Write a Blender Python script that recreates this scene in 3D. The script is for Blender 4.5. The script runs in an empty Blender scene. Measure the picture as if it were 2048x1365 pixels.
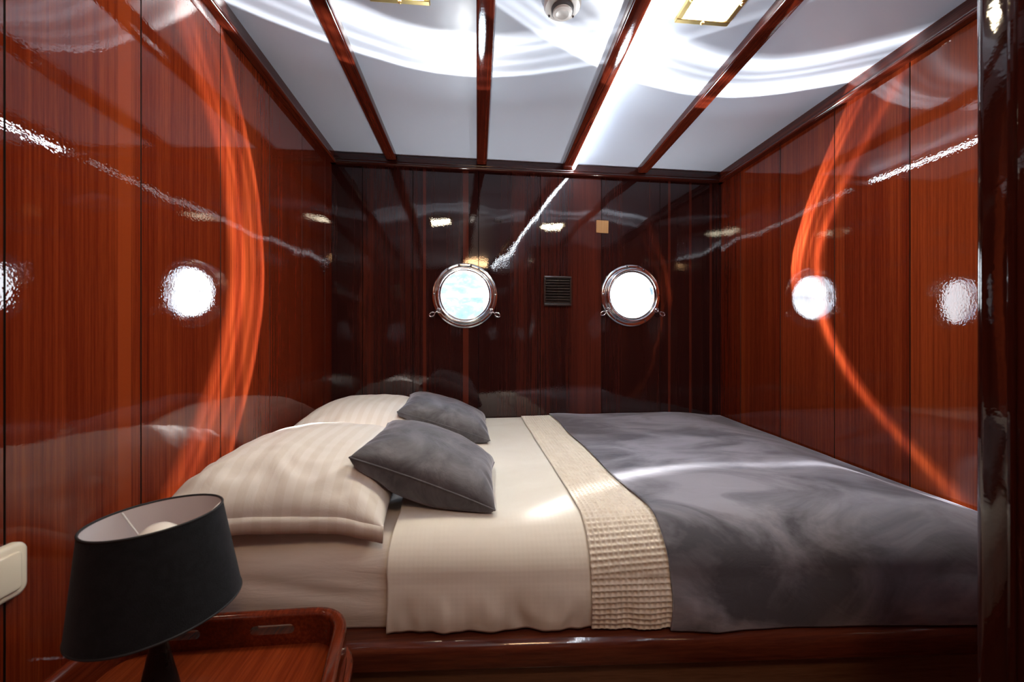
import bpy, bmesh, math, random
from mathutils import Vector, Matrix, noise
random.seed(4)
PI = math.pi
SC = bpy.context.scene
COL = SC.collection

# ------------------------------------------------------------------ camera frame (metres, z up)
CAM = Vector((0, 0, 1.15)); F = 800.0; HOR = 687.0
YAW = math.atan(74 / 800)
FW = Vector((math.sin(YAW), math.cos(YAW), 0)); RT = Vector((math.cos(YAW), -math.sin(YAW), 0)); UP = Vector((0, 0, 1))
def ray(px, py): return FW + RT * ((px - 1024) / F) + UP * ((HOR - py) / F)
def hit(px, py, p, n):
    d = ray(px, py); p = Vector(p); n = Vector(n)
    return CAM + d * ((p - CAM).dot(n) / d.dot(n))
ZC = 2.09                       # ceiling
XL, XR = -0.705, 1.361          # side walls
BL, BR = Vector((XL, 2.05, 0)), Vector((XR, 2.105, 0))
BE = (BR - BL).normalized(); BN = Vector((BE.y, -BE.x, 0)); BLEN = (BR - BL).length   # back wall: along, into the room
BMAT = Matrix.Translation(BL) @ Matrix(((BE.x, -BN.x, 0, 0), (BE.y, -BN.y, 0, 0), (0, 0, 1, 0), (0, 0, 0, 1)))
def yback(x): return BL.y + (x - XL) * BE.y / BE.x
def yrail(x): return 0.806 - 0.055 * (x + 0.243)     # front edge of the bunk

# ------------------------------------------------------------------ helpers
def link(name, me, mats=(), parent=None, mw=None, smooth=False):
    o = bpy.data.objects.new(name, me); COL.objects.link(o)
    for m in (mats if isinstance(mats, (list, tuple)) else [mats]): me.materials.append(m)
    if parent: o.parent = parent
    if mw is not None: o.matrix_basis = mw
    if smooth:
        for p in me.polygons: p.use_smooth = True
    return o
def obj(name, bm, mats, parent=None, mw=None, smooth=False, auto=None):
    bmesh.ops.recalc_face_normals(bm, faces=bm.faces)
    if auto is not None:
        for e in bm.edges:
            if len(e.link_faces) == 2 and e.calc_face_angle(0) > auto: e.smooth = False
        smooth = True
    me = bpy.data.meshes.new(name); bm.to_mesh(me); bm.free()
    return link(name, me, mats, parent, mw, smooth)
def tag(o, label=None, cat=None, group=None, kind=None):
    if label: o['label'] = label
    if cat: o['category'] = cat
    if group: o['group'] = group
    if kind: o['kind'] = kind
    return o
def empty(name, loc, rz=0.0, mw=None):
    o = bpy.data.objects.new(name, None); COL.objects.link(o); o.empty_display_size = 0.05
    if mw is not None: o.matrix_basis = mw
    else: o.location = loc; o.rotation_euler = (0, 0, rz)
    return o
def copy_tree(o, parent=None):
    c = o.copy(); COL.objects.link(c)
    if parent: c.parent = parent
    for ch in [k for k in bpy.data.objects if k.parent == o]: copy_tree(ch, c)
    return c
def box(bm, x0, x1, y0, y1, z0, z1, bev=0.0, seg=2, M=None):
    r = bmesh.ops.create_cube(bm, size=1)
    vs = r['verts']
    for v in vs: v.co = Vector((x0 + (v.co.x + .5) * (x1 - x0), y0 + (v.co.y + .5) * (y1 - y0), z0 + (v.co.z + .5) * (z1 - z0)))
    if M is not None: bmesh.ops.transform(bm, matrix=M, verts=vs)
    if bev > 0:
        es = list({e for v in vs for e in v.link_edges})
        bmesh.ops.bevel(bm, geom=es, offset=bev, segments=seg, profile=.5, affect='EDGES', clamp_overlap=True)
    return bm
def lathe(bm, prof, n=48, axis='Z', c=(0, 0, 0), closed=False):
    """prof: (radius, height) ; axis Z or Y"""
    c = Vector(c); rings = []
    for r, h in prof:
        ring = []
        for i in range(n):
            a = 2 * PI * i / n
            p = Vector((r * math.cos(a), r * math.sin(a), h)) if axis == 'Z' else Vector((r * math.cos(a), h, r * math.sin(a)))
            ring.append(bm.verts.new(p + c))
        rings.append(ring)
    pairs = list(zip(rings[:-1], rings[1:])) + ([(rings[-1], rings[0])] if closed else [])
    for a, b in pairs:
        for i in range(n): bm.faces.new((a[i], a[(i + 1) % n], b[(i + 1) % n], b[i]))
    if not closed:
        for ring, (r, h) in ((rings[0], prof[0]), (rings[-1], prof[-1])):
            if r < 0.0009: bmesh.ops.pointmerge(bm, verts=ring, merge_co=c + (Vector((0, 0, h)) if axis == 'Z' else Vector((0, h, 0))))
    return bm
def tube(bm, pts, r, n=8, closed=False):
    pts = [Vector(p) for p in pts]; m = len(pts); rings = []
    ref = Vector((0.13, 0.31, 0.94)).normalized()
    for i, p in enumerate(pts):
        a = pts[(i - 1) % m] if (closed or i > 0) else p
        b = pts[(i + 1) % m] if (closed or i < m - 1) else p
        t = (b - a).normalized()
        u = t.cross(ref)
        if u.length < 1e-3: u = t.cross(Vector((1, 0, 0)))
        u.normalize(); w = t.cross(u)
        rr = r(i / (m - 1)) if callable(r) else r
        rings.append([bm.verts.new(p + u * rr * math.cos(2 * PI * k / n) + w * rr * math.sin(2 * PI * k / n)) for k in range(n)])
    for i in range(m if closed else m - 1):
        a, b = rings[i], rings[(i + 1) % m]
        for k in range(n): bm.faces.new((a[k], a[(k + 1) % n], b[(k + 1) % n], b[k]))
    if not closed: bm.faces.new(rings[0][::-1]); bm.faces.new(rings[-1])
    return bm
def sweep(bm, prof, path):
    """closed profile (side, z) swept along a horizontal polyline; side is to the left of travel"""
    path = [Vector((p[0], p[1], 0)) for p in path]; rings = []
    for i, p in enumerate(path):
        ds = []
        if i > 0: ds.append((p - path[i - 1]).normalized())
        if i < len(path) - 1: ds.append((path[i + 1] - p).normalized())
        t = sum(ds, Vector()).normalized(); nrm = Vector((-t.y, t.x, 0))
        k = 1 / max(.3, t.dot(ds[0]))
        rings.append([bm.verts.new(p + nrm * (s * k) + Vector((0, 0, z))) for s, z in prof])
    n = len(prof)
    for a, b in zip(rings[:-1], rings[1:]):
        for k in range(n): bm.faces.new((a[k], a[(k + 1) % n], b[(k + 1) % n], b[k]))
    bm.faces.new(rings[0]); bm.faces.new(rings[-1][::-1])
    return bm
def rrect(w0, w1, z0, z1, rs, n=5):
    """rounded rectangle profile; rs = radii at (w0z0, w1z0, w1z1, w0z1)"""
    out = []
    for (cx, cz, a0), r in zip(((w0, z0, PI), (w1, z0, 1.5 * PI), (w1, z1, 0), (w0, z1, .5 * PI)), rs):
        if r <= 0: out.append((cx, cz)); continue
        ox = cx + (r if cx == w0 else -r); oz = cz + (r if cz == z0 else -r)
        for i in range(n + 1):
            a = a0 + .5 * PI * i / n; out.append((ox + r * math.cos(a), oz + r * math.sin(a)))
    return out
def arc_path(p0, pc, p1, r, n=8):
    """polyline p0-pc-p1 with a rounded corner"""
    p0, pc, p1 = (Vector((p[0], p[1], 0)) for p in (p0, pc, p1))
    a = (p0 - pc).normalized(); b = (p1 - pc).normalized()
    A, B = pc + a * r, pc + b * r
    return [A * (1 - t) ** 2 + pc * 2 * t * (1 - t) + B * t * t for t in [i / n for i in range(n + 1)]]
def cut(o, cutters):
    """boolean difference, baked into the mesh"""
    tmp = []
    for bm in cutters:
        bmesh.ops.recalc_face_normals(bm, faces=bm.faces)
        me = bpy.data.meshes.new('cutter'); bm.to_mesh(me); bm.free()
        c = bpy.data.objects.new('cutter', me); COL.objects.link(c)
        c.matrix_basis = o.matrix_basis.copy(); tmp.append(c)
        m = o.modifiers.new('cut', 'BOOLEAN'); m.object = c; m.operation = 'DIFFERENCE'; m.solver = 'EXACT'
    dg = bpy.context.evaluated_depsgraph_get(); dg.update()
    me = bpy.data.meshes.new_from_object(o.evaluated_get(dg), preserve_all_data_layers=True, depsgraph=dg)
    o.modifiers.clear(); o.data = me
    for c in tmp:
        m = c.data; bpy.data.objects.remove(c); bpy.data.meshes.remove(m)
def smoothstep(a, b, x):
    t = min(1, max(0, (x - a) / (b - a))); return t * t * (3 - 2 * t)
def nz(x, y, z=0.0): return noise.noise(Vector((x, y, z)))

# ------------------------------------------------------------------ materials
def mat(name):
    m = bpy.data.materials.new(name); m.use_nodes = True
    return m, m.node_tree, m.node_tree.nodes['Principled BSDF']
def pset(p, **k):
    for a, v in k.items():
        s = p.inputs[a.replace('_', ' ')]
        s.default_value = (*v, 1) if s.type == 'RGBA' and len(v) == 3 else v
def simple(name, col, rough=.5, metal=0.0, **k):
    m, nt, p = mat(name); pset(p, Base_Color=col, Roughness=rough, Metallic=metal, **k)
    tc = nt.nodes.new('ShaderNodeTexCoord'); n = nt.nodes.new('ShaderNodeTexNoise'); n.inputs['Scale'].default_value = 40
    nt.links.new(tc.outputs['Object'], n.inputs['Vector'])
    mr = nt.nodes.new('ShaderNodeMapRange'); mr.inputs['To Min'].default_value = max(0, rough * .85); mr.inputs['To Max'].default_value = min(1, rough * 1.15)
    nt.links.new(n.outputs['Fac'], mr.inputs['Value']); nt.links.new(mr.outputs['Result'], p.inputs['Roughness']); n.inputs['Detail'].default_value = 0 if 'ceiling' in name else 2
    return m
def N(nt, t, **k):
    n = nt.nodes.new(t)
    for a, v in k.items():
        if a in n.inputs: n.inputs[a].default_value = v
        else: setattr(n, a, v)
    return n
def ramp(nt, stops, interp='LINEAR'):
    r = nt.nodes.new('ShaderNodeValToRGB'); cr = r.color_ramp; cr.interpolation = interp
    while len(cr.elements) < len(stops): cr.elements.new(.5)
    for e, (p, c) in zip(cr.elements, stops):
        e.position = p; e.color = (*c, 1) if len(c) == 3 else c
    return r
def wood(name, dark, mid, light, axis='z', gl=0.05, wave=.06, wscale=3.0, dens=1.0, tone=False):
    """lacquered mahogany: fine straight grain along one axis, broad tone bands, slightly wavy varnish"""
    m, nt, p = mat(name); L = nt.links.new
    tc = N(nt, 'ShaderNodeTexCoord')
    def mapped(across, along):
        mp = N(nt, 'ShaderNodeMapping'); s = [across] * 3; s['xyz'.index(axis)] = along
        mp.inputs['Scale'].default_value = s; L(tc.outputs['Object'], mp.inputs['Vector']); return mp
    fine = N(nt, 'ShaderNodeTexNoise', Scale=1.0, Detail=4.0, Roughness=.65); L(mapped(190 * dens, 1.6).outputs[0], fine.inputs['Vector'])
    med = N(nt, 'ShaderNodeTexNoise', Scale=1.0, Detail=3.0, Roughness=.6); L(mapped(45 * dens, .7).outputs[0], med.inputs['Vector'])
    broad = N(nt, 'ShaderNodeTexNoise', Scale=1.0, Detail=2.0); L(mapped(9 * dens, .25).outputs[0], broad.inputs['Vector'])
    pore = N(nt, 'ShaderNodeTexNoise', Scale=1.0, Detail=2.0); L(mapped(420 * dens, 22).outputs[0], pore.inputs['Vector'])
    def mul(a, k): n = N(nt, 'ShaderNodeMath', operation='MULTIPLY'); L(a, n.inputs[0]); n.inputs[1].default_value = k; return n.outputs[0]
    def add(a, b): n = N(nt, 'ShaderNodeMath', operation='ADD'); L(a, n.inputs[0]); L(b, n.inputs[1]); return n.outputs[0]
    s = add(add(mul(fine.outputs['Fac'], .46), mul(med.outputs['Fac'], .24)), add(mul(broad.outputs['Fac'], .32), mul(pore.outputs['Fac'], .14)))
    if tone:
        at = N(nt, 'ShaderNodeAttribute', attribute_name='tone')
        sb = N(nt, 'ShaderNodeMath', operation='ADD'); L(s, sb.inputs[0])
        t2 = N(nt, 'ShaderNodeMath', operation='SUBTRACT'); L(at.outputs['Fac'], t2.inputs[0]); t2.inputs[1].default_value = .5
        L(mul(t2.outputs[0], .6), sb.inputs[1]); s = sb.outputs[0]
    r = ramp(nt, [(.36, dark), (.56, mid), (.78, light)]); L(s, r.inputs['Fac']); L(r.outputs['Color'], p.inputs['Base Color'])
    wv = N(nt, 'ShaderNodeTexNoise', Scale=wscale, Detail=1.5); L(tc.outputs['Object'], wv.inputs['Vector'])
    orange = N(nt, 'ShaderNodeTexNoise', Scale=170.0, Detail=1.0); L(tc.outputs['Object'], orange.inputs['Vector'])
    b1 = N(nt, 'ShaderNodeBump', Strength=wave, Distance=.05); L(wv.outputs['Fac'], b1.inputs['Height'])
    b2 = N(nt, 'ShaderNodeBump', Strength=.035, Distance=.002); L(orange.outputs['Fac'], b2.inputs['Height']); L(b1.outputs[0], b2.inputs['Normal'])
    L(b2.outputs[0], p.inputs['Normal']); L(b2.outputs[0], p.inputs['Coat Normal'])
    pset(p, Roughness=.35, Coat_Weight=1.0, Coat_Roughness=gl, Coat_IOR=1.55, Specular_IOR_Level=.0)
    return m
def fabric(name, a, b, rough=.85, sheen=.3, scale=7.0, stripes=None, weave=700, bump=.15, sheen_tint=(1, 1, 1), stretch=(1, 1, 1), waffle=0.0, fold=0.0):
    m, nt, p = mat(name); L = nt.links.new
    tc = N(nt, 'ShaderNodeTexCoord'); mp = N(nt, 'ShaderNodeMapping'); mp.inputs['Scale'].default_value = stretch; L(tc.outputs['Object'], mp.inputs['Vector'])
    n1 = N(nt, 'ShaderNodeTexNoise', Scale=scale, Detail=5.0, Roughness=.6, Distortion=.8); L(mp.outputs[0], n1.inputs['Vector'])
    r = ramp(nt, [(.38, a), (.62, b)]); L(n1.outputs['Fac'], r.inputs['Fac']); out = r.outputs['Color']
    if stripes:
        w = N(nt, 'ShaderNodeTexWave', Scale=stripes[0]); w.bands_direction = stripes[1]; w.wave_profile = 'SIN'; L(tc.outputs['Object'], w.inputs['Vector'])
        rr = ramp(nt, [(.42, (1, 1, 1)), (.58, stripes[2])]); L(w.outputs['Fac'], rr.inputs['Fac'])
        mx = N(nt, 'ShaderNodeMix', data_type='RGBA', blend_type='MULTIPLY'); mx.inputs[0].default_value = 1
        L(out, mx.inputs[6]); L(rr.outputs['Color'], mx.inputs[7]); out = mx.outputs[2]
    L(out, p.inputs['Base Color'])
    n2 = N(nt, 'ShaderNodeTexNoise', Scale=float(weave), Detail=2.0); L(tc.outputs['Object'], n2.inputs['Vector'])
    bp = N(nt, 'ShaderNodeBump', Strength=bump, Distance=.002); L(n2.outputs['Fac'], bp.inputs['Height']); last = bp
    if fold:
        n3 = N(nt, 'ShaderNodeTexNoise', Scale=9.0, Detail=4.0, Roughness=.55, Distortion=1.2); L(mp.outputs[0], n3.inputs['Vector'])
        b3 = N(nt, 'ShaderNodeBump', Strength=fold, Distance=.02); L(n3.outputs['Fac'], b3.inputs['Height']); L(bp.outputs[0], b3.inputs['Normal']); last = b3
    if waffle:
        for d in ('X', 'Z', 'Y'):
            w = N(nt, 'ShaderNodeTexWave', Scale=32.0); w.bands_direction = d; L(tc.outputs['Object'], w.inputs['Vector'])
            b3 = N(nt, 'ShaderNodeBump', Strength=waffle * (1 if d != 'Y' else .6), Distance=.002); L(w.outputs['Fac'], b3.inputs['Height']); L(last.outputs[0], b3.inputs['Normal']); last = b3
    L(last.outputs[0], p.inputs['Normal'])
    pset(p, Roughness=rough, Sheen_Weight=sheen, Sheen_Roughness=.4, Sheen_Tint=sheen_tint, Specular_IOR_Level=.25)
    return m
def emit(name, col, s):
    m, nt, p = mat(name); pset(p, Base_Color=(.9, .9, .9), Emission_Color=col, Emission_Strength=s, Roughness=.4); return m

M = {}
M['wall_side'] = wood('mahogany side', (.040, .0042, .0018), (.125, .0150, .0050), (.26, .042, .011), 'z', .014, .05, 2.6, tone=True)
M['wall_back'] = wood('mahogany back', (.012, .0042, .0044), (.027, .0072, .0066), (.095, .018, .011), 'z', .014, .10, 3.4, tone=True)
M['wood_y'] = wood('mahogany y', (.022, .0035, .002), (.075, .010, .005), (.17, .028, .010), 'y', .06, .03, 6)
M['wood_x'] = wood('mahogany x', (.014, .003, .002), (.045, .008, .005), (.10, .020, .009), 'x', .08, .03, 6)
M['bunk'] = wood('bunk rail wood', (.026, .007, .004), (.085, .020, .011), (.16, .040, .018), 'x', .08, .03, 6)
M['wood_z'] = wood('mahogany z', (.010, .002, .0015), (.030, .005, .003), (.07, .011, .006), 'z', .05, .03, 4)
M['wood_panel'] = wood('bunk panel wood', (.085, .040, .022), (.16, .078, .042), (.22, .115, .065), 'x', .25, .03, 6)
M['table'] = wood('table mahogany', (.06, .009, .003), (.17, .026, .008), (.33, .065, .018), 'y', .10, .03, 6, dens=.55)
M['rail'] = wood('table rail mahogany', (.035, .005, .002), (.11, .016, .006), (.23, .040, .014), 'y', .08, .03, 6)
M['groove'] = simple('groove', (.006, .003, .002), .5)
M['ceil'] = simple('ceiling lacquer', (.69, .785, .94), .4, 0, Coat_Weight=.25, Coat_Roughness=.2)
M['chrome'] = simple('polished steel', (.80, .81, .84), .13, 1.0)
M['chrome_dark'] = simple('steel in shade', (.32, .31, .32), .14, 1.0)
M['brass'] = simple('brass', (.88, .68, .30), .30, 1.0)
M['black'] = simple('black fabric edge', (.012, .013, .016), .7)
M['black_gloss'] = simple('black lamp base', (.008, .008, .009), .28)
M['vent'] = simple('dark brown plastic', (.034, .022, .019), .25)
M['vent_in'] = simple('vent inside', (.004, .003, .003), .7)
M['plastic'] = simple('white plastic', (.82, .82, .80), .3)
M['cream'] = simple('cream plastic', (.80, .74, .60), .22, 0, Coat_Weight=.4)
M['grey'] = simple('grey plastic', (.10, .10, .11), .5)
M['tan'] = wood('bare wood', (.40, .19, .06), (.52, .27, .10), (.62, .36, .15), 'z', .35, .02)
M['shade'] = fabric('lamp shade cloth', (.006, .007, .009), (.010, .011, .014), .9, .10, 60, weave=900, bump=.35, sheen_tint=(.5, .55, .7))
M['lining'] = simple('lamp lining', (.74, .70, .72), .6)
M['bulb'] = simple('opal bulb', (.86, .82, .76), .25, 0, Subsurface_Weight=.2, Subsurface_Radius=(.02, .02, .02))
M['wire'] = simple('white wire', (.7, .7, .7), .35)
M['sheet'] = fabric('white sheet', (.80, .765, .70), (.85, .82, .76), .8, .2, 5, bump=.06, waffle=.03)
M['fitted'] = fabric('cream fitted sheet', (.76, .70, .65), (.82, .77, .72), .8, .2, 5, bump=.05, stretch=(.6, 2, 4), fold=.12)
M['pillow'] = fabric('striped sateen', (.84, .81, .77), (.87, .84, .81), .62, .15, 5, stripes=(8.5, 'X', (.945, .93, .91)), bump=.04, fold=.10)
M['waffle'] = fabric('cream waffle', (.77, .71, .62), (.84, .79, .71), .9, .2, 30, weave=1200, bump=.3)
M['velvet'] = fabric('grey velvet', (.085, .086, .106), (.31, .31, .37), .75, .6, 3.6, weave=900, bump=.12, sheen_tint=(.85, .86, 1), stretch=(1, 1.6, 1.6), fold=.10)
M['cushion'] = fabric('grey velvet cushion', (.075, .075, .086), (.185, .182, .205), .7, .6, 8, weave=900, bump=.1, sheen_tint=(.85, .85, 1), fold=.22)
M['floor'] = wood('cabin floor', (.10, .05, .03), (.16, .08, .045), (.22, .12, .07), 'y', .2, .02)
M['lamp_diff'] = emit('lit diffuser', (1, .89, .66), 72.0)
M['led'] = emit('led', (.84, .92, 1), 52.0)

# ------------------------------------------------------------------ panelled walls
def panel_wall(name, length, bounds, tones, m, mw, h=ZC, th=.04, z0=0.0):
    """local x along the wall, local -y into the room; bounds: (s, is_groove)"""
    bm = bmesh.new(); lay = bm.loops.layers.float_color.new('tone')
    g = .0016; prof = [(0, 0, tones[0], 0)]; cols = []
    pts = [(0.0, 0.0)]; seg = []
    for i, (s, gr) in enumerate(bounds):
        if gr:
            pts += [(s - g, 0), (s, .004), (s + g, 0)]; seg += [(tones[i], 0), (tones[i], 1), (tones[i + 1], 1)]
        else:
            pts.append((s, 0)); seg.append((tones[i], 0))
    pts.append((length, 0)); seg.append((tones[len(bounds)], 0))
    lo = [bm.verts.new((x, y, z0)) for x, y in pts]; hi = [bm.verts.new((x, y, h)) for x, y in pts]
    def paint(f, t):
        for l in f.loops: l[lay] = (t, t, t, 1)
    for i, (t, mi) in enumerate(seg):
        f = bm.faces.new((lo[i], lo[i + 1], hi[i + 1], hi[i])); f.material_index = mi; paint(f, t)
    b = [bm.verts.new(p) for p in ((0, th, z0), (length, th, z0), (length, th, h), (0, th, h))]
    for f in (bm.faces.new(b), bm.faces.new(lo + [b[1], b[0]]), bm.faces.new(hi[::-1] + [b[3], b[2]]), bm.faces.new((lo[0], hi[0], b[3], b[0])), bm.faces.new((lo[-1], b[1], b[2], hi[-1]))): paint(f, .5)
    o = obj(name, bm, [m, M['groove']], None, mw); o['kind'] = 'structure'; return o

def bs(px, py=600):   # photo column -> distance along back wall
    return (hit(px, py, BL, BN) - BL).dot(BE)
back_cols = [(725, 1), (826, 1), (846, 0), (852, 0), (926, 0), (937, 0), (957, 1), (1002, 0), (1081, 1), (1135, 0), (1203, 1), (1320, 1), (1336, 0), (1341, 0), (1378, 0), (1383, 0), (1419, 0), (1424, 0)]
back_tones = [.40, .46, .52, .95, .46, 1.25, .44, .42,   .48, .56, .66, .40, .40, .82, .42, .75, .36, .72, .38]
cutters = []
PORT = []
for px, py in ((930, 592), (1261, 592)):
    h = hit(px, py, BL, BN); PORT.append(((h - BL).dot(BE), h.z))
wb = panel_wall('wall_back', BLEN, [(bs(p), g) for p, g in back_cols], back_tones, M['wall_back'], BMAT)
for s, z in PORT:
    bm = bmesh.new(); lathe(bm, [(.142, -.05), (.142, .09)], 64, 'Y', (s, 0, z))
    es = [e for e in bm.edges if len(e.link_faces) == 1]; bmesh.ops.holes_fill(bm, edges=es); cutters.append(bm)
cut(wb, cutters)
wb['kind'] = 'structure'

LY0 = -1.2
LM = Matrix.Translation((XL, LY0, 0)) @ Matrix(((0, -1, 0, 0), (1, 0, 0, 0), (0, 0, 1, 0), (0, 0, 0, 1)))   # local x -> +y, local -y -> +x
def ly(px): return hit(px, 600, (XL, 0, 0), (1, 0, 0)).y - LY0
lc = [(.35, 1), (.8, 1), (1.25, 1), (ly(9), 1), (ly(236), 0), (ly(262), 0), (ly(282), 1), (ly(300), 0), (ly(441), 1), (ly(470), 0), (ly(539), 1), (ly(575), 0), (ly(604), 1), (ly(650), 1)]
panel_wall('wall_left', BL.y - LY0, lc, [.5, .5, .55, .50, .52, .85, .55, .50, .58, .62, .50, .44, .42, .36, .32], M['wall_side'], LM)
RY0 = .40
RM = Matrix.Translation((XR, BR.y, 0)) @ Matrix(((0, 1, 0, 0), (-1, 0, 0, 0), (0, 0, 1, 0), (0, 0, 0, 1)))  # local x -> -y, local -y -> -x
def ry(px): return BR.y - hit(px, 600, (XR, 0, 0), (1, 0, 0)).y
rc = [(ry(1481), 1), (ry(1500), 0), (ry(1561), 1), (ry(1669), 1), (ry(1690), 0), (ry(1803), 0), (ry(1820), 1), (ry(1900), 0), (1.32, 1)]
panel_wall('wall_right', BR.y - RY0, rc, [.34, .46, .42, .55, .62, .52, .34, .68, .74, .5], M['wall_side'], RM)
# passage the camera stands in: end wall, right wall, short front wall
panel_wall('wall_front', .761, [(.3, 1)], [.45, .5], M['wall_side'], Matrix.Translation((XR + .04, .44, 0)) @ Matrix(((-1, 0, 0, 0), (0, -1, 0, 0), (0, 0, 1, 0), (0, 0, 0, 1))))
panel_wall('wall_passage_right', 1.6, [(.5, 1), (1.0, 1)], [.45, .5, .45], M['wall_side'], Matrix.Translation((.64, .399, 0)) @ Matrix(((0, 1, 0, 0), (-1, 0, 0, 0), (0, 0, 1, 0), (0, 0, 0, 1))))
panel_wall('wall_passage_end', 1.385, [(.5, 1), (.95, 1)], [.45, .5, .45], M['wall_side'], Matrix.Translation((.68, LY0 + .0, 0)) @ Matrix(((-1, 0, 0, 0), (0, -1, 0, 0), (0, 0, 1, 0), (0, 0, 0, 1))))
bm = bmesh.new(); box(bm, XL - .04, XR + .04, LY0 - .04, 2.16, ZC, ZC + .04); o = obj('ceiling', bm, M['ceil']); o['kind'] = 'structure'
bm = bmesh.new(); box(bm, XL - .04, XR + .04, LY0 - .04, 2.16, -.04, 0); o = obj('floor', bm, M['floor']); o['kind'] = 'structure'

# crown trims (flat fascia with a rounded bead below)
tp = rrect(0, .021, ZC - .045, ZC, (0, .012, 0, 0)); tp2 = rrect(0, .030, ZC - .056, ZC - .040, (0, .007, .007, 0))
def trim(name, path, m):
    bm = bmesh.new(); sweep(bm, tp, path); sweep(bm, tp2, path); o = obj(name, bm, m, auto=.6); o['kind'] = 'structure'; return o
trim('trim_1', [(XL, BL.y), (XL, LY0)], M['wood_y'])
trim('trim_2', [(BR.x, BR.y), (BL.x, BL.y)], M['wood_x'])
trim('trim_3', [(XR, RY0 + .04), (XR, BR.y)], M['wood_y'])
# door jamb at the right edge
bm = bmesh.new()
J0, J1 = (.614, .385), (.70, .442)
prof = rrect(J0[0], J1[0], J0[1], J1[1], (.016, .004, .004, .012))
lo = [bm.verts.new((x, y, 0)) for x, y in prof]; hi = [bm.verts.new((x, y, ZC)) for x, y in prof]
for i in range(len(prof)): bm.faces.new((lo[i], lo[(i + 1) % len(prof)], hi[(i + 1) % len(prof)], hi[i]))
bm.faces.new(lo); bm.faces.new(hi)
tube(bm, [(J0[0] - .001, .404, 0.001), (J0[0] - .001, .404, ZC - .001)], .0035, 10)
o = obj('trim_4', bm, M['wood_z'], auto=.5); o['kind'] = 'structure'
o['label'] = 'dark varnished door jamb at the right edge of the photo'

# ------------------------------------------------------------------ ceiling beams
def beam(x0, y0, x1, y1, w, label):
    bm = bmesh.new(); sweep(bm, rrect(-w / 2, w / 2, ZC - .030, ZC - .0005, (.007, .007, 0, 0), 3), [(x0, y0), (x1, y1)])
    # rounded beads along both lower edges
    o = obj('ceiling_beam', bm, M['wood_y'], auto=.6)
    return tag(o, label, 'ceiling beam', 'varnished beams across the white ceiling')
yb = lambda x: yback(x) - .031
B = [((-.4145, -1.19), (-.4145, yb(-.41)), .050, 'leftmost mahogany ceiling beam, nearest the left wall'),
     ((.018, -1.19), (.034, yb(.03)), .052, 'second ceiling beam from the left, above the left porthole'),
     ((.369, -1.19), (.481, yb(.48)), .052, 'third ceiling beam from the left, with the bright light strip along it'),
     ((.845 - .043 * .52, .45), (.892, yb(.89)), .054, 'rightmost mahogany ceiling beam, right of the lit brass ceiling light')]
for a, b, w, l in B: beam(*a, *b, w, l)
# LED strip along the right lower edge of the third beam
bx = lambda y: .369 + (y + 1.19) * (.481 - .369) / (yb(.48) + 1.19)
t = empty('light_strip', (bx(1.2) + .033, 1.2, ZC - .03))
bm = bmesh.new(); sweep(bm, rrect(-.006, .006, ZC - .028, ZC - .0005, (0, 0, 0, 0)), [(bx(-.6) + .0335, -.6), (bx(2.0) + .0335, yb(.5) - .004)])
bmesh.ops.translate(bm, vec=(-t.location.x, -t.location.y, -t.location.z), verts=bm.verts); obj('channel', bm, M['plastic'], t)
bm = bmesh.new(); sweep(bm, rrect(-.0058, .0058, ZC - .0345, ZC - .0281, (.004, .004, 0, 0)), [(bx(-.6) + .0335, -.6), (bx(2.0) + .0335, yb(.5) - .004)])
bmesh.ops.translate(bm, vec=(-t.location.x, -t.location.y, -t.location.z), verts=bm.verts); obj('diffuser', bm, M['led'], t)
tag(t, 'thin bright white light strip running along the third ceiling beam', 'light strip')

# ------------------------------------------------------------------ ceiling lights, detector
def ceiling_light(x, y):
    t = empty('ceiling_light', (x, y, ZC)); a, b = .081, .064
    bm = bmesh.new()
    for s in (-1, 1):
        box(bm, -a, a, min(s * a, s * b), max(s * a, s * b), -.012, -.0005, .003); box(bm, min(s * a, s * b), max(s * a, s * b), -b, b, -.012, -.0005, .003)
    obj('frame', bm, M['brass'], t)
    bm = bmesh.new(); box(bm, -b + .0005, b - .0005, -b + .0005, b - .0005, -.009, -.001, .001); obj('diffuser', bm, M['lamp_diff'], t)
    for i in range(4):
        c = ((.0725, 0), (0, .0725), (-.0725, 0), (0, -.0725))[i]
        bm = bmesh.new(); lathe(bm, [(0, -.017), (.003, -.0165), (.0055, -.0145), (.006, -.0121)], 16, 'Z', (c[0], c[1], 0)); obj('screw', bm, M['brass'], t, smooth=True)
    return t
tl = ceiling_light(.655, 1.03); tag(tl, 'square brass ceiling light glowing between the third and fourth beams', 'ceiling light', 'square brass ceiling lights')
c = copy_tree(tl); c.location = (-.203, 1.037, ZC); tag(c, 'square brass ceiling light cut off at the top edge, between first and second beams', 'ceiling light')
t = empty('smoke_detector', (.24, 1.085, ZC))
bm = bmesh.new(); lathe(bm, [(0, -.0005), (.051, -.0005), (.051, -.010), (.047, -.015), (.036, -.017), (.0, -.017)], 48); obj('base', bm, M['plastic'], t, auto=.5)
bm = bmesh.new(); lathe(bm, [(.031, -.0172), (.030, -.027), (0, -.027)], 40); obj('sensor_gap', bm, M['grey'], t, auto=.5)
bm = bmesh.new(); lathe(bm, [(0, -.0271), (.0270, -.0271), (.0275, -.0295), (.0255, -.0325), (.0175, -.0335), (.0165, -.0330), (0, -.0330)], 40); obj('cap', bm, M['plastic'], t, auto=.5)
for a in (2.4, .6):
    bm = bmesh.new(); lathe(bm, [(0, -.019), (.002, -.019), (.003, -.0165)], 12, 'Z', (.043 * math.cos(a), .043 * math.sin(a), 0)); obj('screw', bm, M['grey'], t)
tag(t, 'round white smoke detector on the ceiling beside the third beam', 'smoke detector')

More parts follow.
